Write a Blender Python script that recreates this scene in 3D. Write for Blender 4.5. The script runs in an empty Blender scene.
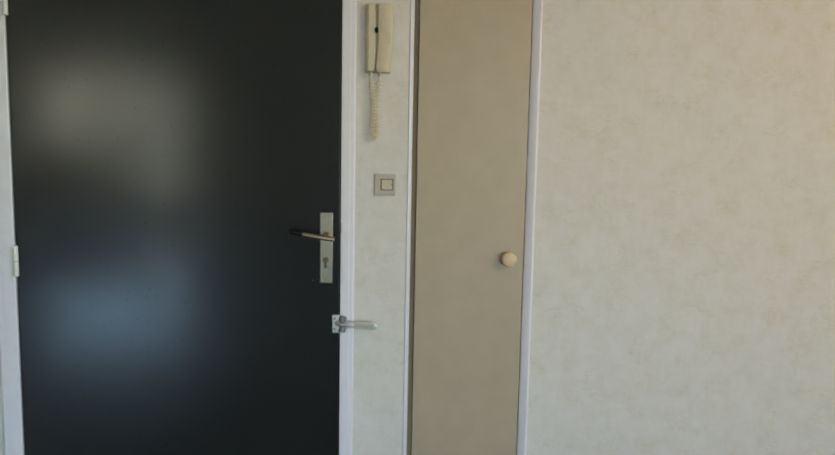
import bpy, bmesh, math, random
from mathutils import Vector, Matrix

scene = bpy.context.scene
COL = scene.collection

# ------------------------------------------------------------------ camera
CAM_D, CAM_Z, F_PX = 2.12, 1.38, 750.0
PITCH, ROLL = math.radians(6.58), math.radians(1.119)
cam_d = bpy.data.cameras.new('camera')
cam = bpy.data.objects.new('camera', cam_d)
COL.objects.link(cam)
cam_d.sensor_fit = 'HORIZONTAL'
cam_d.sensor_width = 36.0
cam_d.lens = F_PX / 835.0 * 36.0
cam_d.clip_start = 0.02
fwd = Vector((0, math.cos(PITCH), -math.sin(PITCH)))
r0 = Vector((1, 0, 0))
u0 = r0.cross(fwd)
right = math.cos(ROLL) * r0 + math.sin(ROLL) * u0
up = right.cross(fwd)
cam.matrix_world = Matrix(((right.x, up.x, -fwd.x, 0), (right.y, up.y, -fwd.y, -CAM_D),
                           (right.z, up.z, -fwd.z, CAM_Z), (0, 0, 0, 1)))
cam_d.dof.use_dof = True            # the snapshot is a little soft
cam_d.dof.focus_distance = 1.35
cam_d.dof.aperture_fstop = cam_d.lens / 1000.0 / 0.0065
scene.camera = cam

# ------------------------------------------------------------------ sky and exposure
world = bpy.data.worlds.new('sky')
scene.world = world
world.use_nodes = True
wn = world.node_tree.nodes
wl = world.node_tree.links
wn.clear()
sky = wn.new('ShaderNodeTexSky')
sky.sky_type = 'NISHITA'
sky.sun_disc = False
sky.sun_elevation = math.radians(38)
sky.sun_rotation = math.radians(20)
sky.air_density = 1.0
sky.ozone_density = 1.0
sky.dust_density = 0.9
bgn = wn.new('ShaderNodeBackground')
bgn.inputs['Strength'].default_value = 1.0
wo = wn.new('ShaderNodeOutputWorld')
wl.new(sky.outputs[0], bgn.inputs[0])
wl.new(bgn.outputs[0], wo.inputs[0])

vs = scene.view_settings
vs.view_transform = 'Standard'
vs.look = 'None'
vs.gamma = 1.0
vs.exposure = 2.26
vs.use_curve_mapping = False
scene.display_settings.display_device = 'sRGB'
scene.cycles.use_denoising = True
scene.cycles.max_bounces = 16
scene.cycles.diffuse_bounces = 10
scene.cycles.glossy_bounces = 6
scene.cycles.transparent_max_bounces = 16

# room extents
XL, XR, YB, ZC = -6.75, 4.3, -10.4, 2.62
# openings: entrance door, meter cupboard, windows
D1 = (-1.2005, -0.180, 2.10)
D2 = (-0.0300, 0.331, 2.10)
WA = (-6.25, -4.68, 1.14, 2.45)     # x0 x1 z0 z1: window on a parapet, in the back wall
WB = (-4.68, -3.94, 0.06, 2.45)     # glazed balcony door beside it
WD = (1.20, 4.15, 0.70, 2.50)       # very wide unseen window, back wall, right, added for frontal light
WC = (-6.00, -2.90, 0.95, 2.50)     # y0 y1 z0 z1: unseen wide window in the right wall, added for light


def portal(name, loc, rot, sx, sy):
    l = bpy.data.lights.new(name, 'AREA')
    l.shape = 'RECTANGLE'
    l.size, l.size_y = sx, sy
    l.cycles.is_portal = True
    o = bpy.data.objects.new(name, l)
    o.location = loc
    o.rotation_euler = rot
    COL.objects.link(o)


for q in (WA, WB, WD):
    portal('daylight_portal', ((q[0] + q[1]) / 2, YB - 0.24, (q[2] + q[3]) / 2),
           (math.radians(90), 0, 0), q[1] - q[0], q[3] - q[2])
portal('daylight_portal', (XR + 0.24, (WC[0] + WC[1]) / 2, (WC[2] + WC[3]) / 2),
       (math.radians(90), 0, math.radians(90)), WC[1] - WC[0], WC[3] - WC[2])


# ------------------------------------------------------------------ materials
def srgb(r, g, b):
    def f(c):
        c /= 255.0
        return c / 12.92 if c <= 0.04045 else ((c + 0.055) / 1.055) ** 2.4
    return (f(r), f(g), f(b), 1.0)


def new_mat(name, col, rough=0.6, metal=0.0, spec=0.5):
    m = bpy.data.materials.new(name)
    m.use_nodes = True
    b = m.node_tree.nodes['Principled BSDF']
    b.inputs['Base Color'].default_value = col
    b.inputs['Roughness'].default_value = rough
    b.inputs['Metallic'].default_value = metal
    b.inputs['Specular IOR Level'].default_value = spec
    return m, m.node_tree.nodes, m.node_tree.links, b


def noise(n, l, vec, scale, detail=4, rough=0.55, dist=0.0):
    t = n.new('ShaderNodeTexNoise')
    t.inputs['Scale'].default_value = scale
    t.inputs['Detail'].default_value = detail
    t.inputs['Roughness'].default_value = rough
    t.inputs['Distortion'].default_value = dist
    l.new(vec, t.inputs['Vector'])
    return t.outputs['Fac']


def mapping(n, l, scale=(1, 1, 1), loc=(0, 0, 0)):
    tc = n.new('ShaderNodeTexCoord')
    mp = n.new('ShaderNodeMapping')
    mp.inputs['Scale'].default_value = scale
    mp.inputs['Location'].default_value = loc
    l.new(tc.outputs['Object'], mp.inputs['Vector'])
    return mp.outputs['Vector']


def ramp(n, l, fac, stops):
    r = n.new('ShaderNodeValToRGB')
    e = r.color_ramp.elements
    e[0].position, e[0].color = stops[0]
    e[1].position, e[1].color = stops[-1]
    for p, c in stops[1:-1]:
        k = e.new(p)
        k.color = c
    l.new(fac, r.inputs['Fac'])
    return r.outputs['Color']


def mix(n, l, fac, a, b, mode='MIX'):
    m = n.new('ShaderNodeMix')
    m.data_type = 'RGBA'
    m.blend_type = mode
    for sock, v in ((m.inputs[0], fac), (m.inputs[6], a), (m.inputs[7], b)):
        if hasattr(v, 'is_linked'):
            l.new(v, sock)
        else:
            sock.default_value = v
    return m.outputs[2]


def math_n(n, l, op, a, b=None):
    m = n.new('ShaderNodeMath')
    m.operation = op
    for sock, v in zip(m.inputs, (a, b)):
        if v is None:
            continue
        if hasattr(v, 'is_linked'):
            l.new(v, sock)
        else:
            sock.default_value = v
    return m.outputs[0]


def bump(n, l, bsdf, h, strength, dist):
    b = n.new('ShaderNodeBump')
    b.inputs['Strength'].default_value = strength
    b.inputs['Distance'].default_value = dist
    l.new(h, b.inputs['Height'])
    l.new(b.outputs[0], bsdf.inputs['Normal'])


GLOBE = 12.0
G = lambda v: (v, v, v, 1)
M = {}


def m_wallpaper():
    m, n, l, b = new_mat('wallpaper', srgb(214, 212, 196), 0.75, spec=0.3)
    v = mapping(n, l)
    cloud = noise(n, l, v, 17.0, 6, 0.68, 0.5)
    base = ramp(n, l, cloud, [(0.30, srgb(210, 202, 195)), (0.5, srgb(215, 208, 204)), (0.70, srgb(218, 212, 211))])
    # broken ochre-green squiggles lying mostly level
    vs_ = mapping(n, l, (1.0, 1.0, 2.6), (3.1, 0, 1.7))
    sq = noise(n, l, vs_, 22.0, 3, 0.6, 1.6)
    ridge = math_n(n, l, 'ABSOLUTE', math_n(n, l, 'SUBTRACT', sq, 0.5))
    line = ramp(n, l, ridge, [(0.0, G(1)), (0.018, G(0.7)), (0.05, G(0))])
    gate = ramp(n, l, noise(n, l, mapping(n, l, (1, 1, 1), (7, 0, 2)), 13.0, 3), [(0.47, G(0)), (0.62, G(1))])
    fac = math_n(n, l, 'MULTIPLY', math_n(n, l, 'MULTIPLY', line, gate), 0.42)
    c1 = mix(n, l, fac, base, srgb(192, 185, 152))
    # fine woven threads
    tv = noise(n, l, mapping(n, l, (1, 1, 0.06)), 260.0, 2)
    th = noise(n, l, mapping(n, l, (0.06, 1, 1)), 260.0, 2)
    t = math_n(n, l, 'ADD', tv, th)
    wv = noise(n, l, mapping(n, l, (1, 1, 0.22), (5, 0, 3)), 85.0, 3)
    wh = noise(n, l, mapping(n, l, (0.25, 1, 1), (9, 0, 4)), 85.0, 3)
    t = math_n(n, l, 'ADD', math_n(n, l, 'MULTIPLY', t, 0.45), math_n(n, l, 'MULTIPLY', math_n(n, l, 'ADD', wv, wh), 0.55))
    weave = ramp(n, l, math_n(n, l, 'MULTIPLY', t, 0.5), [(0.36, G(0.945)), (0.64, G(1.0))])
    c2 = mix(n, l, 1.0, c1, weave, 'MULTIPLY')
    l.new(c2, b.inputs['Base Color'])
    hh = math_n(n, l, 'ADD', math_n(n, l, 'MULTIPLY', t, 0.4), math_n(n, l, 'MULTIPLY', cloud, 0.6))
    bump(n, l, b, hh, 0.22, 0.002)
    return m


def m_black_door():
    m, n, l, b = new_mat('black_door_paint', srgb(20, 22, 22), 0.2, spec=0.28)
    v = mapping(n, l)
    c = noise(n, l, v, 5.0, 4)
    base = ramp(n, l, c, [(0.3, srgb(18, 19, 20)), (0.7, srgb(22, 23, 24))])
    vo = n.new('ShaderNodeTexVoronoi')
    vo.feature = 'F1'
    vo.inputs['Scale'].default_value = 38.0
    vo.inputs['Randomness'].default_value = 1.0
    l.new(v, vo.inputs['Vector'])
    pit = ramp(n, l, vo.outputs['Distance'], [(0.10, G(1)), (0.20, G(0))])
    sel = n.new('ShaderNodeSeparateColor')
    l.new(vo.outputs['Color'], sel.inputs[0])
    keep = math_n(n, l, 'GREATER_THAN', sel.outputs[0], 0.5)
    pits = math_n(n, l, 'MULTIPLY', pit, keep)
    c2 = mix(n, l, pits, base, srgb(17, 18, 18))
    l.new(c2, b.inputs['Base Color'])
    grain = noise(n, l, mapping(n, l, (1.0, 1.0, 0.35)), 170.0, 3)
    # dull paint film under a smoother lacquer that is broken at the small pits
    b.inputs['Roughness'].default_value = 0.34
    b.inputs['Coat Roughness'].default_value = 0.165
    b.inputs['Coat IOR'].default_value = 1.45
    l.new(math_n(n, l, 'SUBTRACT', 0.9, math_n(n, l, 'MULTIPLY', pits, 0.36)), b.inputs['Coat Weight'])
    l.new(math_n(n, l, 'SUBTRACT', 0.28, math_n(n, l, 'MULTIPLY', pits, 0.06)), b.inputs['Specular IOR Level'])
    bp = n.new('ShaderNodeBump')
    bp.inputs['Strength'].default_value = 0.12
    bp.inputs['Distance'].default_value = 0.0008
    l.new(math_n(n, l, 'MULTIPLY', grain, 0.25), bp.inputs['Height'])
    l.new(bp.outputs[0], b.inputs['Normal'])
    l.new(bp.outputs[0], b.inputs['Coat Normal'])
    return m


def m_paint(name, lo, hi, rough=0.4, scale=30.0, bs=0.08, spec=0.5):
    m, n, l, b = new_mat(name, lo, rough, spec=spec)
    c = noise(n, l, mapping(n, l), scale, 4)
    l.new(ramp(n, l, c, [(0.3, lo), (0.7, hi)]), b.inputs['Base Color'])
    bump(n, l, b, noise(n, l, mapping(n, l, (1, 1, 0.3)), scale * 6, 2), bs, 0.001)
    return m


def m_metal(name, lo, hi, rough=0.35):
    m, n, l, b = new_mat(name, lo, rough, metal=1.0)
    c = noise(n, l, mapping(n, l, (1, 1, 0.1)), 300.0, 3)
    l.new(ramp(n, l, c, [(0.3, lo), (0.7, hi)]), b.inputs['Base Color'])
    return m


def m_tiles():
    m, n, l, b = new_mat('floor_tiles', srgb(150, 150, 148), 0.1, spec=0.5)
    b.inputs['Coat Weight'].default_value = 0.0
    b.inputs['Coat IOR'].default_value = 1.4
    b.inputs['Coat Roughness'].default_value = 0.08
    br = n.new('ShaderNodeTexBrick')
    br.offset = 0.0
    br.inputs['Scale'].default_value = 1.0
    br.inputs['Brick Width'].default_value = 0.4
    br.inputs['Row Height'].default_value = 0.4
    br.inputs['Mortar Size'].default_value = 0.004
    br.inputs['Color1'].default_value = srgb(128, 128, 126)
    br.inputs['Color2'].default_value = srgb(120, 120, 119)
    br.inputs['Mortar'].default_value = srgb(98, 97, 94)
    l.new(mapping(n, l), br.inputs['Vector'])
    cl = noise(n, l, mapping(n, l), 6.0, 5)
    l.new(mix(n, l, 0.15, br.outputs['Color'], cl, 'MULTIPLY'), b.inputs['Base Color'])
    return m


def m_glass():
    m = bpy.data.materials.new('window_glass')
    m.use_nodes = True
    n, l = m.node_tree.nodes, m.node_tree.links
    n.clear()
    tr = n.new('ShaderNodeBsdfTransparent')
    gl = n.new('ShaderNodeBsdfGlossy')
    gl.inputs['Roughness'].default_value = 0.02
    fr = n.new('ShaderNodeFresnel')
    fr.inputs['IOR'].default_value = 1.4
    mx = n.new('ShaderNodeMixShader')
    out = n.new('ShaderNodeOutputMaterial')
    nz = noise(n, l, mapping(n, l), 3.0, 2)
    l.new(ramp(n, l, nz, [(0.3, (0.93, 0.96, 0.95, 1)), (0.7, (0.96, 0.98, 0.97, 1))]), tr.inputs['Color'])
    l.new(fr.outputs[0], mx.inputs[0])
    l.new(tr.outputs[0], mx.inputs[1])
    l.new(gl.outputs[0], mx.inputs[2])
    l.new(mx.outputs[0], out.inputs[0])
    return m


def m_globe():
    m, n, l, b = new_mat('lit_globe', srgb(240, 225, 200), 0.3)
    c = noise(n, l, mapping(n, l), 4.0, 2)
    l.new(ramp(n, l, c, [(0.3, (1.0, 0.74, 0.50, 1)), (0.7, (1.0, 0.77, 0.53, 1))]), b.inputs['Emission Color'])
    b.inputs['Emission Strength'].default_value = GLOBE
    return m


M['wallpaper'] = m_wallpaper()
M['black'] = m_black_door()
M['white'] = m_paint('white_gloss_paint', srgb(221, 216, 225), srgb(226, 221, 230), 0.32, 25, 0.06)
M['hinge'] = m_paint('painted_hinge', srgb(216, 214, 212), srgb(222, 221, 219), 0.35, 60, 0.05)
M['tan'] = m_paint('tan_door_paint', srgb(171, 153, 132), srgb(176, 158, 138), 0.42, 14, 0.05)
M['plain'] = m_paint('cream_wall_paint', srgb(214, 206, 188), srgb(220, 212, 196), 0.8, 12, 0.05, 0.2)
M['taupe'] = m_paint('taupe_wall_paint', srgb(112, 102, 92), srgb(118, 108, 98), 0.8, 12, 0.05, 0.2)
M['ceil'] = m_paint('cream_ceiling_paint', srgb(232, 222, 200), srgb(236, 227, 207), 0.85, 12, 0.05, 0.2)
M['gap_shade'] = m_paint('painted_gap_shade', srgb(140, 124, 100), srgb(148, 132, 108), 0.6, 20, 0.05, 0.3)  # brown tone painted in for the shade of the leaf gap
M['dim'] = m_paint('cupboard_lining', srgb(96, 86, 72), srgb(104, 94, 80), 0.8, 20, 0.05, 0.2)
M['steel'] = m_metal('brushed_steel', srgb(150, 144, 134), srgb(162, 156, 146), 0.45)
M['brass'] = m_metal('warm_lever_metal', srgb(146, 134, 114), srgb(162, 150, 130), 0.45)
M['chrome'] = m_metal('chrome', srgb(226, 227, 224), srgb(236, 237, 234), 0.34)
M['lug'] = m_metal('dull_grey_metal', srgb(128, 130, 132), srgb(146, 148, 150), 0.42)
M['dark_metal'] = m_metal('dark_metal', srgb(84, 82, 80), srgb(110, 108, 104), 0.4)
M['cyl'] = m_metal('lock_cylinder_brass', srgb(104, 92, 72), srgb(120, 108, 86), 0.4)
M['hole'] = m_paint('dark_slot', srgb(26, 23, 20), srgb(32, 28, 24), 0.6, 90, 0.02)
M['black_plastic'] = m_paint('black_plastic', srgb(12, 12, 12), srgb(16, 16, 16), 0.6, 90, 0.05, 0.25)
M['beige'] = m_paint('beige_plastic', srgb(196, 182, 156), srgb(201, 187, 162), 0.45, 50, 0.04)
M['beige2'] = m_paint('beige_handset_plastic', srgb(198, 181, 154), srgb(203, 186, 160), 0.42, 50, 0.04)
M['cord'] = m_paint('cream_cord', srgb(210, 198, 166), srgb(217, 206, 176), 0.5, 120, 0.05)
M['switch'] = m_paint('taupe_switch_plastic', srgb(178, 167, 156), srgb(184, 173, 162), 0.45, 80, 0.04)
M['rocker'] = m_paint('cream_rocker_plastic', srgb(188, 175, 145), srgb(194, 181, 152), 0.4, 80, 0.04)
M['knob'] = m_paint('pale_wood_knob', srgb(206, 183, 147), srgb(214, 191, 156), 0.38, 60, 0.08)
M['tiles'] = m_tiles()
M['glass'] = m_glass()
M['globe'] = m_globe()
M['facade'] = m_paint('beige_render', srgb(205, 190, 156), srgb(212, 198, 166), 0.9, 3, 0.1, 0.1)
M['roof'] = m_paint('clay_roof', srgb(150, 92, 70), srgb(168, 106, 80), 0.9, 6, 0.1, 0.1)
M['slab'] = m_paint('balcony_concrete', srgb(176, 174, 168), srgb(190, 188, 182), 0.85, 8, 0.1)


# ------------------------------------------------------------------ mesh helpers
def box(bm, x0, x1, y0, y1, z0, z1, bev=0.0, seg=2):
    c = Vector(((x0 + x1) / 2, (y0 + y1) / 2, (z0 + z1) / 2))
    mat = Matrix.Translation(c) @ Matrix.Diagonal((x1 - x0, y1 - y0, z1 - z0, 1))
    r = bmesh.ops.create_cube(bm, size=1.0, matrix=mat)
    if bev > 0:
        es = set()
        for v in r['verts']:
            es.update(v.link_edges)
        bmesh.ops.bevel(bm, geom=list(es), offset=bev, segments=seg, profile=0.5, affect='EDGES')


def prism(bm, pts, axis, a0, a1):
    """extrude a closed 2-D outline. axis 'z': pts are (x,y); axis 'y': pts are (x,z)."""
    def P(p, a):
        return (p[0], p[1], a) if axis == 'z' else (p[0], a, p[1])
    lo = [bm.verts.new(P(p, a0)) for p in pts]
    hi = [bm.verts.new(P(p, a1)) for p in pts]
    k = len(pts)
    bm.faces.new(lo[::-1])
    bm.faces.new(hi)
    for i in range(k):
        bm.faces.new((lo[i], lo[(i + 1) % k], hi[(i + 1) % k], hi[i]))


def lathe(bm, prof, centre, direction, seg=28):
    """prof: list of (radius, distance along direction)."""
    d = Vector(direction).normalized()
    a = Vector((0, 0, 1)) if abs(d.z) < 0.9 else Vector((1, 0, 0))
    u = d.cross(a).normalized()
    w = d.cross(u)
    c = Vector(centre)
    rings = []
    for r, h in prof:
        if r < 1e-6:
            rings.append([bm.verts.new(c + d * h)])
        else:
            rings.append([bm.verts.new(c + d * h + r * (math.cos(2 * math.pi * i / seg) * u + math.sin(2 * math.pi * i / seg) * w)) for i in range(seg)])
    for A, B in zip(rings, rings[1:]):
        for i in range(seg):
            j = (i + 1) % seg
            if len(A) == 1 and len(B) == 1:
                continue
            if len(A) == 1:
                bm.faces.new((A[0], B[i], B[j]))
            elif len(B) == 1:
                bm.faces.new((A[i], A[j], B[0]))
            else:
                bm.faces.new((A[i], A[j], B[j], B[i]))


def tube(bm, pts, rad, seg=10, closed=False):
    pts = [Vector(p) for p in pts]
    n = len(pts)
    rads = rad if isinstance(rad, (list, tuple)) else [rad] * n
    rings, prev = [], None
    for i, p in enumerate(pts):
        if closed:
            t = (pts[(i + 1) % n] - pts[i - 1]).normalized()
        else:
            t = (pts[min(i + 1, n - 1)] - pts[max(i - 1, 0)]).normalized()
        if prev is None:
            a = Vector((0, 0, 1)) if abs(t.z) < 0.9 else Vector((0, 1, 0))
            u = t.cross(a).normalized()
        else:
            u = (prev - t * prev.dot(t)).normalized()
        prev = u
        w = t.cross(u)
        rings.append([bm.verts.new(p + rads[i] * (math.cos(2 * math.pi * k / seg) * u + math.sin(2 * math.pi * k / seg) * w)) for k in range(seg)])
    m_ = n if closed else n - 1
    for i in range(m_):
        A, B = rings[i], rings[(i + 1) % n]
        for k in range(seg):
            j = (k + 1) % seg
            bm.faces.new((A[k], A[j], B[j], B[k]))
    if not closed:
        bm.faces.new(rings[0][::-1])
        bm.faces.new(rings[-1])


def build(name, bm, mat, parent=None, smooth=False, label=None):
    bmesh.ops.recalc_face_normals(bm, faces=bm.faces)
    me = bpy.data.meshes.new(name)
    bm.to_mesh(me)
    bm.free()
    me.materials.append(M[mat])
    if smooth:
        for p in me.polygons:
            p.use_smooth = True
        me.set_sharp_from_angle(angle=math.radians(35))
        for p in me.polygons:
            if max(abs(c) for c in p.normal) > 0.9999:
                p.use_smooth = False        # flat sides stay flat
    o = bpy.data.objects.new(name, me)
    COL.objects.link(o)
    if parent is not None:
        o.parent = parent
        o.matrix_parent_inverse = parent.matrix_world.inverted()
    if label:
        o['label'] = label
    return o


def boxobj(name, mat, dims, parent=None, bev=0.0, label=None):
    bm = bmesh.new()
    box(bm, *dims, bev=bev)
    return build(name, bm, mat, parent, smooth=bev > 0, label=label)


def tag(o, label, cat, kind=None, group=None):
    o['label'] = label
    o['category'] = cat
    if kind:
        o['kind'] = kind
    if group:
        o['group'] = group
    return o


def empty(name, loc=(0, 0, 0)):
    e = bpy.data.objects.new(name, None)
    e.empty_display_size = 0.05
    COL.objects.link(e)
    e.location = loc
    e.matrix_world = Matrix.Translation(Vector(loc))
    return e


# ------------------------------------------------------------------ room shell
TH = 0.20
bm = bmesh.new()
for x0, x1, z0, z1 in ((XL - TH, D1[0], 0, ZC), (D1[1], D2[0], 0, ZC), (D2[1], XR + TH, 0, ZC),
                       (D1[0], D1[1], D1[2], ZC), (D2[0], D2[1], D2[2], ZC)):
    box(bm, x0, x1, 0.0, TH, z0, ZC)
tag(build('wall_front', bm, 'wallpaper'), 'cream marbled wallpapered wall around the black door and the narrow tan cupboard', 'wall', 'structure')

bm = bmesh.new()
for x0, x1, z0, z1 in ((XL - TH, WA[0], 0, ZC), (WA[0], WA[1], 0, WA[2]), (WB[0], WB[1], 0, WB[2]), (WA[0], WB[1], WA[3], ZC),
                       (WB[1], WD[0], 0, ZC), (WD[0], WD[1], 0, WD[2]), (WD[0], WD[1], WD[3], ZC), (WD[1], XR + TH, 0, ZC)):
    box(bm, x0, x1, YB - TH, YB, z0, z1)
tag(build('wall_back', bm, 'taupe'), 'plain taupe wall behind the viewer with glazed openings', 'wall', 'structure')
bm = bmesh.new()
for y0, y1, z0, z1 in ((YB, WC[0], 0, ZC), (WC[1], 0, 0, ZC), (WC[0], WC[1], 0, WC[2]), (WC[0], WC[1], WC[3], ZC)):
    box(bm, XR, XR + TH, y0, y1, z0, z1)
tag(build('wall_right', bm, 'plain'), 'plain cream side wall right of the viewer', 'wall', 'structure')
tag(boxobj('wall_left', 'plain', (XL - TH, XL, YB, 0, 0, ZC)), 'plain cream side wall far left of the black door', 'wall', 'structure')
tag(boxobj('floor', 'tiles', (XL - TH, XR + TH, YB - TH, 0.75, -0.1, 0)), 'glossy grey tiled floor', 'floor', 'structure')
tag(boxobj('ceiling', 'ceil', (XL - TH, XR + TH, YB - TH, 0.75, ZC, ZC + 0.1)), 'plain cream painted ceiling', 'ceiling', 'structure')

bm = bmesh.new()
for x0, x1 in ((XL, D1[0]), (D1[1], D2[0]), (D2[1], XR)):
    box(bm, x0, x1, -0.012, 0.0, 0, 0.07, bev=0.003)
tag(build('baseboard_front', bm, 'white'), 'low white painted baseboard under the wallpaper', 'baseboard', 'structure')

# closed spaces behind the two doors
bm = bmesh.new()
box(bm, D1[0] - 0.1, D1[1] + 0.05, 0.60, 0.65, 0, ZC)
box(bm, D1[0] - 0.15, D1[0] - 0.1, TH, 0.65, 0, ZC)
box(bm, D1[1] + 0.02, D1[1] + 0.05, TH, 0.60, 0, ZC)
tag(build('wall_landing', bm, 'dim'), 'dark landing wall hidden behind the black door', 'wall', 'structure')
bm = bmesh.new()
box(bm, D2[0] - 0.05, D2[1] + 0.1, 0.50, 0.55, 0, ZC)
box(bm, D2[0] - 0.05, D2[0] - 0.02, TH, 0.50, 0, ZC)
box(bm, D2[1] + 0.05, D2[1] + 0.1, TH, 0.50, 0, ZC)
tag(build('wall_cupboard', bm, 'dim'), 'dark cupboard lining hidden behind the tan door', 'wall', 'structure')


# ------------------------------------------------------------------ entrance door frame
LEAF1 = (-1.1415, -0.2203, 0.008, 2.045)   # x0 x1 z0 z1
t1 = empty('trim_1', (-0.69, 0, 0))
tag(t1, 'white painted wooden frame around the black entrance door', 'door frame', 'structure')
FY = -0.014
# jamb profiles: flat face, shallow step and rounded outer bead, rebate behind the leaf
xr0 = LEAF1[1] + 0.003
prism_r = [(xr0, FY + 0.0015), (xr0 + 0.0015, FY), (D1[1] - 0.014, FY), (D1[1] - 0.013, FY + 0.004),
           (D1[1] - 0.003, FY + 0.004), (D1[1] + 0.001, FY + 0.007), (D1[1] + 0.001, -0.0002), (D1[1], -0.0002), (D1[1], 0.16),
           (xr0 - 0.016, 0.16), (xr0 - 0.016, 0.042), (xr0, 0.042)]
bm = bmesh.new()
prism(bm, prism_r, 'z', 0, D1[2])
build('jamb', bm, 'white', t1)
xl0 = LEAF1[0] - 0.003
prism_l = [(xl0, FY + 0.0015), (xl0 - 0.0015, FY), (D1[0] + 0.024, FY), (D1[0] + 0.023, FY + 0.003),
           (D1[0] + 0.004, FY + 0.003), (D1[0] - 0.001, FY + 0.007), (D1[0] - 0.001, -0.0002), (D1[0], -0.0002), (D1[0], 0.16),
           (xl0 + 0.016, 0.16), (xl0 + 0.016, 0.042), (xl0, 0.042)]
bm = bmesh.new()
prism(bm, prism_l, 'z', 0, D1[2])
build('jamb', bm, 'white', t1)
bm = bmesh.new()
box(bm, xl0, xr0, FY, 0.16, LEAF1[3] + 0.003, D1[2], bev=0.0015)
build('head_jamb', bm, 'white', t1)
boxobj('strike_plate', 'dark_metal', (-0.2200, -0.2150, FY - 0.0012, FY + 0.004, 1.118, 1.146), t1, 0.001, label='small dark metal strike on the white frame')

# ------------------------------------------------------------------ entrance door
d1 = empty('door_1', (-0.69, 0, 0))
tag(d1, 'black painted flush entrance door with a satin sheen and steel lock plate', 'door', 'structure')
DY = -0.010
boxobj('door_panel', 'black', (LEAF1[0], LEAF1[1], DY, 0.032, LEAF1[2], LEAF1[3]), d1, 0.002)


def make_hinge(zc):
    x, y = LEAF1[0] + 0.0035, DY - 0.0085
    bm = bmesh.new()
    for a, b in ((zc - 0.044, zc - 0.0006), (zc + 0.0006, zc + 0.044)):
        lathe(bm, [(0, 0), (0.0062, 0), (0.0072, 0.001), (0.0072, b - a - 0.001), (0.0062, b - a), (0, b - a)], (x, y, a), (0, 0, 1), 16)
    h = build('hinge', bm, 'hinge', d1, True, label='white painted barrel hinge')
    boxobj('hinge_leaf', 'hinge', (x - 0.020, x - 0.004, FY - 0.0018, FY + 0.0005, zc - 0.043, zc + 0.043), h, 0.0006)


for zc in (1.744, 1.0195, 0.295):
    make_hinge(zc)

# long lock plate
bm = bmesh.new()
box(bm, -0.2758, -0.2390, DY - 0.007, DY, 0.9725, 1.1745, bev=0.0025)
plate = build('lock_plate', bm, 'steel', d1, True, label='long brushed steel lock plate')


def euro(s):
    pts = []
    for i in range(25):
        a = math.radians(-62 + i * (304 / 24.0))
        pts.append((0.0085 * s * math.cos(a), 0.0085 * s * math.sin(a)))
    pts += [(-0.005 * s, -0.0215 * s), (-0.003 * s, -0.024 * s), (0.003 * s, -0.024 * s), (0.005 * s, -0.0215 * s)]
    return [(-0.2590 + p[0], 1.0395 + p[1]) for p in pts]


bm = bmesh.new()
prism(bm, euro(1.0), 'y', DY - 0.0085, DY - 0.004)
cyl = build('lock_cylinder', bm, 'cyl', plate, label='brown brass lock cylinder')
for zc in (0.985, 1.162):
    bm = bmesh.new()
    lathe(bm, [(0, 0.0010), (0.002, 0.0010), (0.0034, 0)], (-0.2587, DY - 0.007, zc), (0, -1, 0), 14)
    build('screw', bm, 'steel', plate, True)

# lever handle: rose, neck, rod in warm metal and a black end grip
LY = DY - 0.048
root = Vector((-0.2300, LY, 1.1035))
mid = Vector((-0.3185, LY, 1.1168))
tip = Vector((-0.3550, LY + 0.004, 1.1250))
bm = bmesh.new()
tube(bm, [root, root.lerp(mid, 0.04), root.lerp(mid, 0.5), mid], [0.0056, 0.0068, 0.0070, 0.0068], 16)
lev = build('lever_handle', bm, 'brass', d1, True, label='round warm metal lever pointing left')
bm = bmesh.new()
sp = root.lerp(mid, 0.30)
lathe(bm, [(0.013, 0.0), (0.013, 0.004), (0.0085, 0.008), (0.0078, 0.038), (0.0, 0.038)], (sp.x, DY - 0.006, sp.z), (0, -1, 0), 20)
build('neck', bm, 'brass', lev, True)
bm = bmesh.new()
dr = (tip - mid)
tube(bm, [mid - dr * 0.02, mid, mid.lerp(tip, 0.5), mid.lerp(tip, 0.93), tip], [0.0060, 0.0072, 0.0076, 0.0072, 0.0044], 16)
build('end_grip', bm, 'black_plastic', lev, True, label='black end of the lever')
bm = bmesh.new()
lathe(bm, [(0.0, 0.0006), (0.0014, 0.0004), (0.0022, 0.0)], (-0.2960, DY, 0.9790), (0, -1, 0), 10)
build('screw', bm, 'dark_metal', d1, True, label='tiny screw head beside the lock plate foot')

# ------------------------------------------------------------------ swing-bar door guard
g = empty('door_guard', (-0.228, DY, 0.849))
tag(g, 'chrome swing-bar door guard on the black door edge, below the lever, arm pointing right', 'door guard')
bm = bmesh.new()
box(bm, -0.2400, -0.2150, DY - 0.0075, DY, 0.822, 0.8765, bev=0.0036)
pl = build('mounting_plate', bm, 'chrome', g, True)
for zc in (0.833, 0.8655):
    bm = bmesh.new()
    lathe(bm, [(0, 0.0016), (0.002, 0.0014), (0.0036, 0)], (-0.2320, DY - 0.0075, zc), (0, -1, 0), 14)
    build('screw', bm, 'brass', pl, True)
# knuckle block: two lugs holding the pin of the bar
ky = DY - 0.014
for zc, r in ((0.8665, 0.0100), (0.8370, 0.0095)):
    bm = bmesh.new()
    lathe(bm, [(0, -0.008), (r - 0.001, -0.008), (r, -0.007), (r, 0.007), (r - 0.001, 0.008), (0, 0.008)], (-0.2085, ky - 0.001, zc), (0.25, 0, 1), 20)
    build('lug', bm, 'lug', g, True)
bm = bmesh.new()
tube(bm, [(-0.2270, DY - 0.010, 0.8525), (-0.2150, ky - 0.004, 0.8518), (-0.2000, ky - 0.006, 0.8515), (-0.1900, ky - 0.006, 0.8512)], 0.0060, 14)
build('pivot', bm, 'chrome', g, True)
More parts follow.
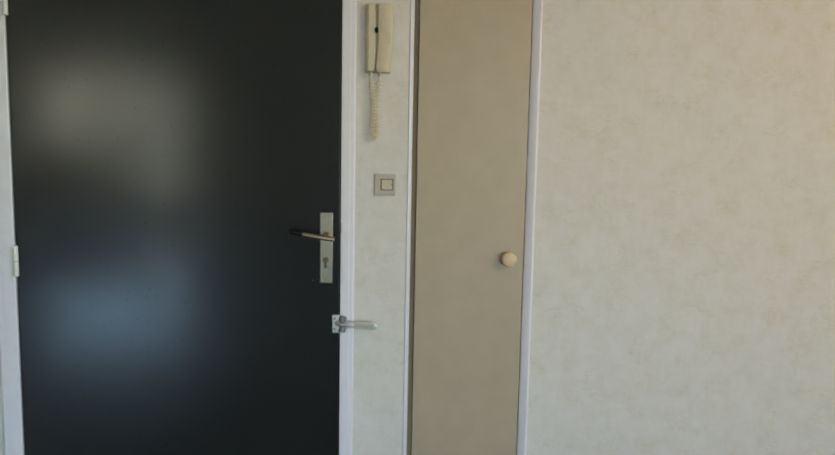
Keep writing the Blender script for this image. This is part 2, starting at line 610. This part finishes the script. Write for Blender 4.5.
# long closed loop of round bar
yb = ky - 0.006
pts = []
x0, x1, zc, hw = -0.1930, -0.1215, 0.8500, 0.0068
N = 10
hw = 0.0082
for i in range(N + 1):
    a = math.pi / 2 + math.pi * i / N
    pts.append((x0 + 0.006 * math.cos(a), yb, zc + 0.003 + 0.0072 * math.sin(a)))
for i in range(N + 1):
    a = -math.pi / 2 + math.pi * i / N
    pts.append((x1 + hw * math.cos(a), yb, zc - 0.002 + hw * math.sin(a)))
bm = bmesh.new()
tube(bm, pts, 0.0027, 10, closed=True)
build('swing_bar', bm, 'chrome', g, True)
bm = bmesh.new()
lathe(bm, [(0, -0.006), (0.004, -0.005), (0.0058, -0.002), (0.0058, 0.002), (0.004, 0.005), (0, 0.006)], (-0.1145, yb - 0.001, 0.8482), (0, -1, 0), 16)
build('end_ball', bm, 'chrome', g, True)
g.location.z += 0.005

# ------------------------------------------------------------------ intercom handset
ic = empty('intercom', (-0.12, 0, 1.565))
tag(ic, 'beige wall intercom handset with a coiled cord, above the light switch', 'intercom')
bm = bmesh.new()
box(bm, -0.1545, -0.0850, -0.018, 0.0, 1.5680, 1.7545, bev=0.003)
body = build('body', bm, 'beige', ic, True)
# raised left rail beside the handset groove
bm = bmesh.new()
box(bm, -0.1490, -0.1268, -0.0245, -0.016, 1.5700, 1.7520, bev=0.004, seg=3)
build('side_rail', bm, 'beige', ic, True)
# handset: long side profile with two thick ends, curved bottom right corner
bm = bmesh.new()


def depth(z):
    t = (z - 1.5685) / (1.753 - 1.5685)
    return 0.030 + 0.007 * (abs(2 * t - 1) ** 2.2)


zs = [1.5685 + (1.7530 - 1.5685) * i / 24.0 for i in range(25)]


def lerp_tab(tab, z):
    for (za, xa), (zb, xb) in zip(tab, tab[1:]):
        if za <= z <= zb:
            return xa + (xb - xa) * (z - za) / max(zb - za, 1e-6)
    return tab[-1][1]


LT = [(1.5685, -0.1265), (1.5950, -0.1250), (1.6200, -0.1228), (1.6500, -0.1215), (1.7530, -0.1210)]
RT = [(1.5685, -0.0885), (1.5880, -0.0865), (1.6050, -0.0822), (1.6200, -0.0802), (1.6800, -0.0795), (1.7530, -0.0795)]
rings = []
for i, z in enumerate(zs):
    a, b_, d = lerp_tab(LT, z), lerp_tab(RT, z), depth(z)
    e = 0.003 if i in (0, len(zs) - 1) else 0.0
    a, b_, d = a + e, b_ - e, d - e
    rings.append([bm.verts.new(p) for p in ((a, -0.0175, z), (a, -d + 0.006, z), (a + 0.002, -d + 0.002, z), (a + 0.006, -d, z),
                                            (b_ - 0.006, -d, z), (b_ - 0.002, -d + 0.002, z), (b_, -d + 0.006, z), (b_, -0.0175, z))])
for A, B in zip(rings, rings[1:]):
    for k in range(8):
        j = (k + 1) % 8
        bm.faces.new((A[k], A[j], B[j], B[k]))
bm.faces.new(rings[0])
bm.faces.new(rings[-1][::-1])
hs = build('handset', bm, 'beige2', ic, True)
bm = bmesh.new()
lathe(bm, [(0.0052, -0.010), (0.0052, 0.002), (0.0042, 0.0030), (0, 0.0030)], (-0.1240, -0.0275, 1.6815), (0, -1, 0), 18)
bmesh.ops.scale(bm, vec=(1, 1, 1.45), verts=bm.verts, space=Matrix.Translation((0, 0, -1.6815)))
build('hook_button', bm, 'black_plastic', ic, True, label='small black hook button')
# little cord outlets
for x in (-0.1390, -0.1140):
    bm = bmesh.new()
    lathe(bm, [(0.0, -0.002), (0.0045, -0.002), (0.0040, 0.010), (0.0, 0.010)], (x, -0.016, 1.5690), (0, 0, -1), 12)
    build('cord_outlet', bm, 'beige', ic, True)
# coiled cord hanging in a pinched loop
ctrl = [(-0.1390, -0.016, 1.5620), (-0.1385, -0.016, 1.5480), (-0.1350, -0.016, 1.5200), (-0.1315, -0.017, 1.4850), (-0.1310, -0.018, 1.4500),
        (-0.1335, -0.017, 1.4200), (-0.1345, -0.016, 1.4020), (-0.1310, -0.016, 1.3925), (-0.1235, -0.016, 1.3905), (-0.1180, -0.016, 1.3980),
        (-0.1185, -0.015, 1.4200), (-0.1215, -0.014, 1.4500), (-0.1215, -0.014, 1.4850), (-0.1180, -0.015, 1.5150), (-0.1150, -0.016, 1.5480), (-0.1140, -0.016, 1.5620)]
ctrl = [Vector(c) for c in ctrl]


def catmull(P, n=14):
    out = []
    for i in range(len(P) - 1):
        p0, p1, p2, p3 = P[max(i - 1, 0)], P[i], P[i + 1], P[min(i + 2, len(P) - 1)]
        for k in range(n):
            t = k / n
            out.append(0.5 * ((2 * p1) + (p2 - p0) * t + (2 * p0 - 5 * p1 + 4 * p2 - p3) * t * t + (3 * p1 - p0 - 3 * p2 + p3) * t ** 3))
    out.append(P[-1])
    return out


path = catmull(ctrl, 40)
L = [0.0]
for a, b_ in zip(path, path[1:]):
    L.append(L[-1] + (b_ - a).length)
tot = L[-1]
STEP, PITCH_C, RC = 0.0006, 0.0090, 0.0056
coil = []
idx = 0
ns = int(tot / STEP)
for i in range(ns + 1):
    s = min(tot * i / ns, tot - 1e-6)
    while L[idx + 1] < s:
        idx += 1
    f_ = (s - L[idx]) / max(L[idx + 1] - L[idx], 1e-9)
    p = path[idx].lerp(path[idx + 1], f_)
    t = (path[min(idx + 3, len(path) - 1)] - path[max(idx - 3, 0)]).normalized()
    u = Vector((0, 1, 0))
    u = (u - t * u.dot(t)).normalized()
    w = t.cross(u)
    fade = min(1.0, min(s, tot - s) / 0.016)
    a = 2 * math.pi * s / PITCH_C
    coil.append(p + RC * fade * (math.cos(a) * u + math.sin(a) * w))
bm = bmesh.new()
tube(bm, coil, 0.0016, 6)
build('coiled_cord', bm, 'cord', ic, True, label='cream coiled cord hanging in a loop')

ic.location.x += 0.0022
ic.location.z -= 0.0030

# ------------------------------------------------------------------ light switch
sw = empty('light_switch', (-0.094, 0, 1.225))
tag(sw, 'small square taupe light switch with a cream rocker, below the intercom cord', 'light switch')
bm = bmesh.new()
box(bm, -0.1240, -0.0640, -0.006, 0.0, 1.2258, 1.2862, bev=0.0025)
build('cover_plate', bm, 'switch', sw, True)
bm = bmesh.new()
for dims in ((-0.1065, -0.0705, 1.2695, 1.2722), (-0.1065, -0.0705, 1.2398, 1.2425), (-0.1065, -0.1030, 1.2425, 1.2695), (-0.0735, -0.0705, 1.2425, 1.2695)):
    box(bm, dims[0], dims[1], -0.0070, -0.0055, dims[2], dims[3])
build('rocker_frame', bm, 'dark_metal', sw, label='thin dark seam around the rocker')
bm = bmesh.new()
prism(bm, [(-0.1022, -0.0055), (-0.0742, -0.0055), (-0.0742, -0.0074), (-0.0880, -0.0082), (-0.1022, -0.0094)], 'z', 1.2432, 1.2688)
build('rocker', bm, 'rocker', sw, label='cream rocker')
boxobj('indicator', 'hole', (-0.0765, -0.0742, -0.0082, -0.0070, 1.2545, 1.2575), sw)

# ------------------------------------------------------------------ cupboard frame and door
t2 = empty('trim_2', (0.15, 0, 0))
tag(t2, 'white rounded moulding framing the narrow tan cupboard door', 'door frame', 'structure')
CL = (-0.0050, 0.3035)              # leaf
QY = -0.008


def moulding(x_in, x_out, xo_wall, sgn, step, lip, y_in, y_out, y_step):
    """face sloping out to a rounded outer bead; a rebate lip beside the leaf, deeper rebate behind it"""
    r = min(0.005, -y_out * 0.85)
    p = [(x_in, y_in + 0.001), (x_in + sgn * 0.001, y_in)]
    for i in range(11):
        a = -0.5 + (math.pi / 2 + 0.5) * i / 10.0
        p.append((x_out - sgn * (r - r * math.sin(a)), y_out + r - r * math.cos(a)))
    p += [(x_out, -0.0002), (xo_wall, -0.0002), (xo_wall, 0.15), (lip, 0.15), (lip, 0.026), (step, 0.026), (step, y_step), (x_in, y_step)]
    return p


bm = bmesh.new()
prism(bm, moulding(-0.0195, -0.0310, D2[0], -1, CL[0] - 0.0012, 0.006, -0.0030, -0.0030, 0.022), 'z', 0, D2[2])
build('jamb', bm, 'white', t2, True)
bm = bmesh.new()
prism(bm, moulding(0.3060, 0.3320, D2[1], 1, CL[1] + 0.0010, 0.292, -0.0045, -0.0105, 0.006), 'z', 0, D2[2])
build('jamb', bm, 'white', t2, True)
boxobj('gap_shade_strip', 'gap_shade', (-0.0194, CL[0] - 0.0013, 0.011, 0.0219, 0, 2.045), t2)  # added strip; its brown stands in for shade in the open gap
boxobj('head_jamb', 'white', (-0.0195, 0.3060, QY, 0.15, 2.05, D2[2]), t2, 0.002)

d2 = empty('door_2', (0.15, 0, 0))
tag(d2, 'narrow tan painted flush cupboard door with a round wooden knob', 'door', 'structure')
boxobj('door_panel', 'tan', (CL[0], CL[1], -0.004, 0.022, 0.012, 2.045), d2, 0.0018)
bm = bmesh.new()
lathe(bm, [(0.0085, 0.0), (0.0085, 0.006), (0.0105, 0.010), (0.0165, 0.014), (0.0205, 0.019), (0.0212, 0.023), (0.0195, 0.0275), (0.014, 0.0305), (0.007, 0.0318), (0, 0.0322)],
      (0.2605, -0.004, 1.0530), (0, -1, 0), 32)
build('knob', bm, 'knob', d2, True, label='pale round wooden knob')


# ------------------------------------------------------------------ windows
fw = 0.05


def window(name, q, cells, rail, label, side=False):
    # built along x in the back wall, or along y in the right wall
    def bx(bm, u0, u1, hw, z0, z1, bev=0.0):
        if side:
            box(bm, XR + 0.10 - hw, XR + 0.10 + hw, u0, u1, z0, z1, bev=bev)
        else:
            box(bm, u0, u1, YB - 0.10 - hw, YB - 0.10 + hw, z0, z1, bev=bev)
    um = (q[0] + q[1]) / 2
    w = empty(name, (XR, um, q[2]) if side else (um, YB, q[2]))
    tag(w, label, 'window', 'structure')
    for d in ((q[0], q[0] + fw, q[2], q[3]), (q[1] - fw, q[1], q[2], q[3]), (q[0] + fw, q[1] - fw, q[3] - fw, q[3]), (q[0] + fw, q[1] - fw, q[2], q[2] + fw)):
        bm = bmesh.new()
        bx(bm, d[0], d[1], 0.03, d[2], d[3], 0.003)
        build('window_frame', bm, 'white', w)
    wd = (q[1] - q[0] - 2 * fw) / cells
    s = 0.04
    z0, z1 = q[2] + fw, q[3] - fw
    for k in range(cells):
        a, b_ = q[0] + fw + k * wd, q[0] + fw + (k + 1) * wd
        bm = bmesh.new()
        bx(bm, a, a + s, 0.02, z0, z1)
        bx(bm, b_ - s, b_, 0.02, z0, z1)
        bx(bm, a + s, b_ - s, 0.02, z1 - s, z1)
        bx(bm, a + s, b_ - s, 0.02, z0, z0 + rail)
        sash = build('sash', bm, 'white', w)
        bm = bmesh.new()
        bx(bm, a + s, b_ - s, 0.002, z0 + rail, z1 - s)
        build('pane', bm, 'glass', sash)


window('window_1', WA, 2, 0.04, 'white two-leaf window on a parapet behind the viewer')
window('window_2', WB, 1, 0.25, 'narrow glazed balcony door behind the viewer')
window('added_window_side', WC, 3, 0.04, 'unseen wide three-leaf window in the side wall, added for light', side=True)
window('added_window_back', WD, 3, 0.08, 'unseen very wide window behind the viewer, right side, added for frontal light')

# ------------------------------------------------------------------ warm ceiling globe lamp, out of frame to the right
LX, LYY = 1.75, -1.7
cl = empty('ceiling_lamp', (LX, LYY, ZC))
tag(cl, 'lit warm globe lamp hanging from the ceiling, right of the view', 'lamp')
bm = bmesh.new()
lathe(bm, [(0, 0), (0.05, 0), (0.05, 0.012), (0.035, 0.022), (0, 0.022)], (LX, LYY, ZC), (0, 0, -1), 24)
build('ceiling_rose', bm, 'white', cl, True)
bm = bmesh.new()
tube(bm, [(LX, LYY, ZC - 0.02), (LX, LYY, ZC - 0.12)], 0.006, 10)
build('stem', bm, 'steel', cl, True)
bm = bmesh.new()
bmesh.ops.create_uvsphere(bm, u_segments=28, v_segments=16, radius=0.12, matrix=Matrix.Translation((LX, LYY, ZC - 0.235)))
build('globe', bm, 'globe', cl, True, label='glowing warm white globe')

# unseen beige building, added to cut the sky mirrored in the black door
nb = empty('added_house', (-16, -24, -3.0))
tag(nb, 'beige building across the way, added to dim the sky mirrored in the black door', 'added_house', 'structure')
boxobj('wall', 'facade', (-22.0, -9.9, -32.0, -24.0, -3.0, 3.6), nb)
bm = bmesh.new()
prism(bm, [(-22.2, 3.6), (-9.7, 3.6), (-9.7, 3.8), (-22.2, 3.8)], 'y', -32.2, -23.8)
build('roof', bm, 'roof', nb)
for wx in (-19.2, -16.4, -13.6, -10.8):
    for wz in (-1.6, 1.4):
        boxobj('window', 'hole', (wx - 0.5, wx + 0.5, -24.03, -23.98, wz, wz + 1.4), nb)

# paved ground outside, so daylight also comes back up from below
tag(boxobj('ground', 'slab', (-45, 45, -60, 30, -3.2, -3.0)), 'pale paved ground outside the windows', 'ground', 'structure')
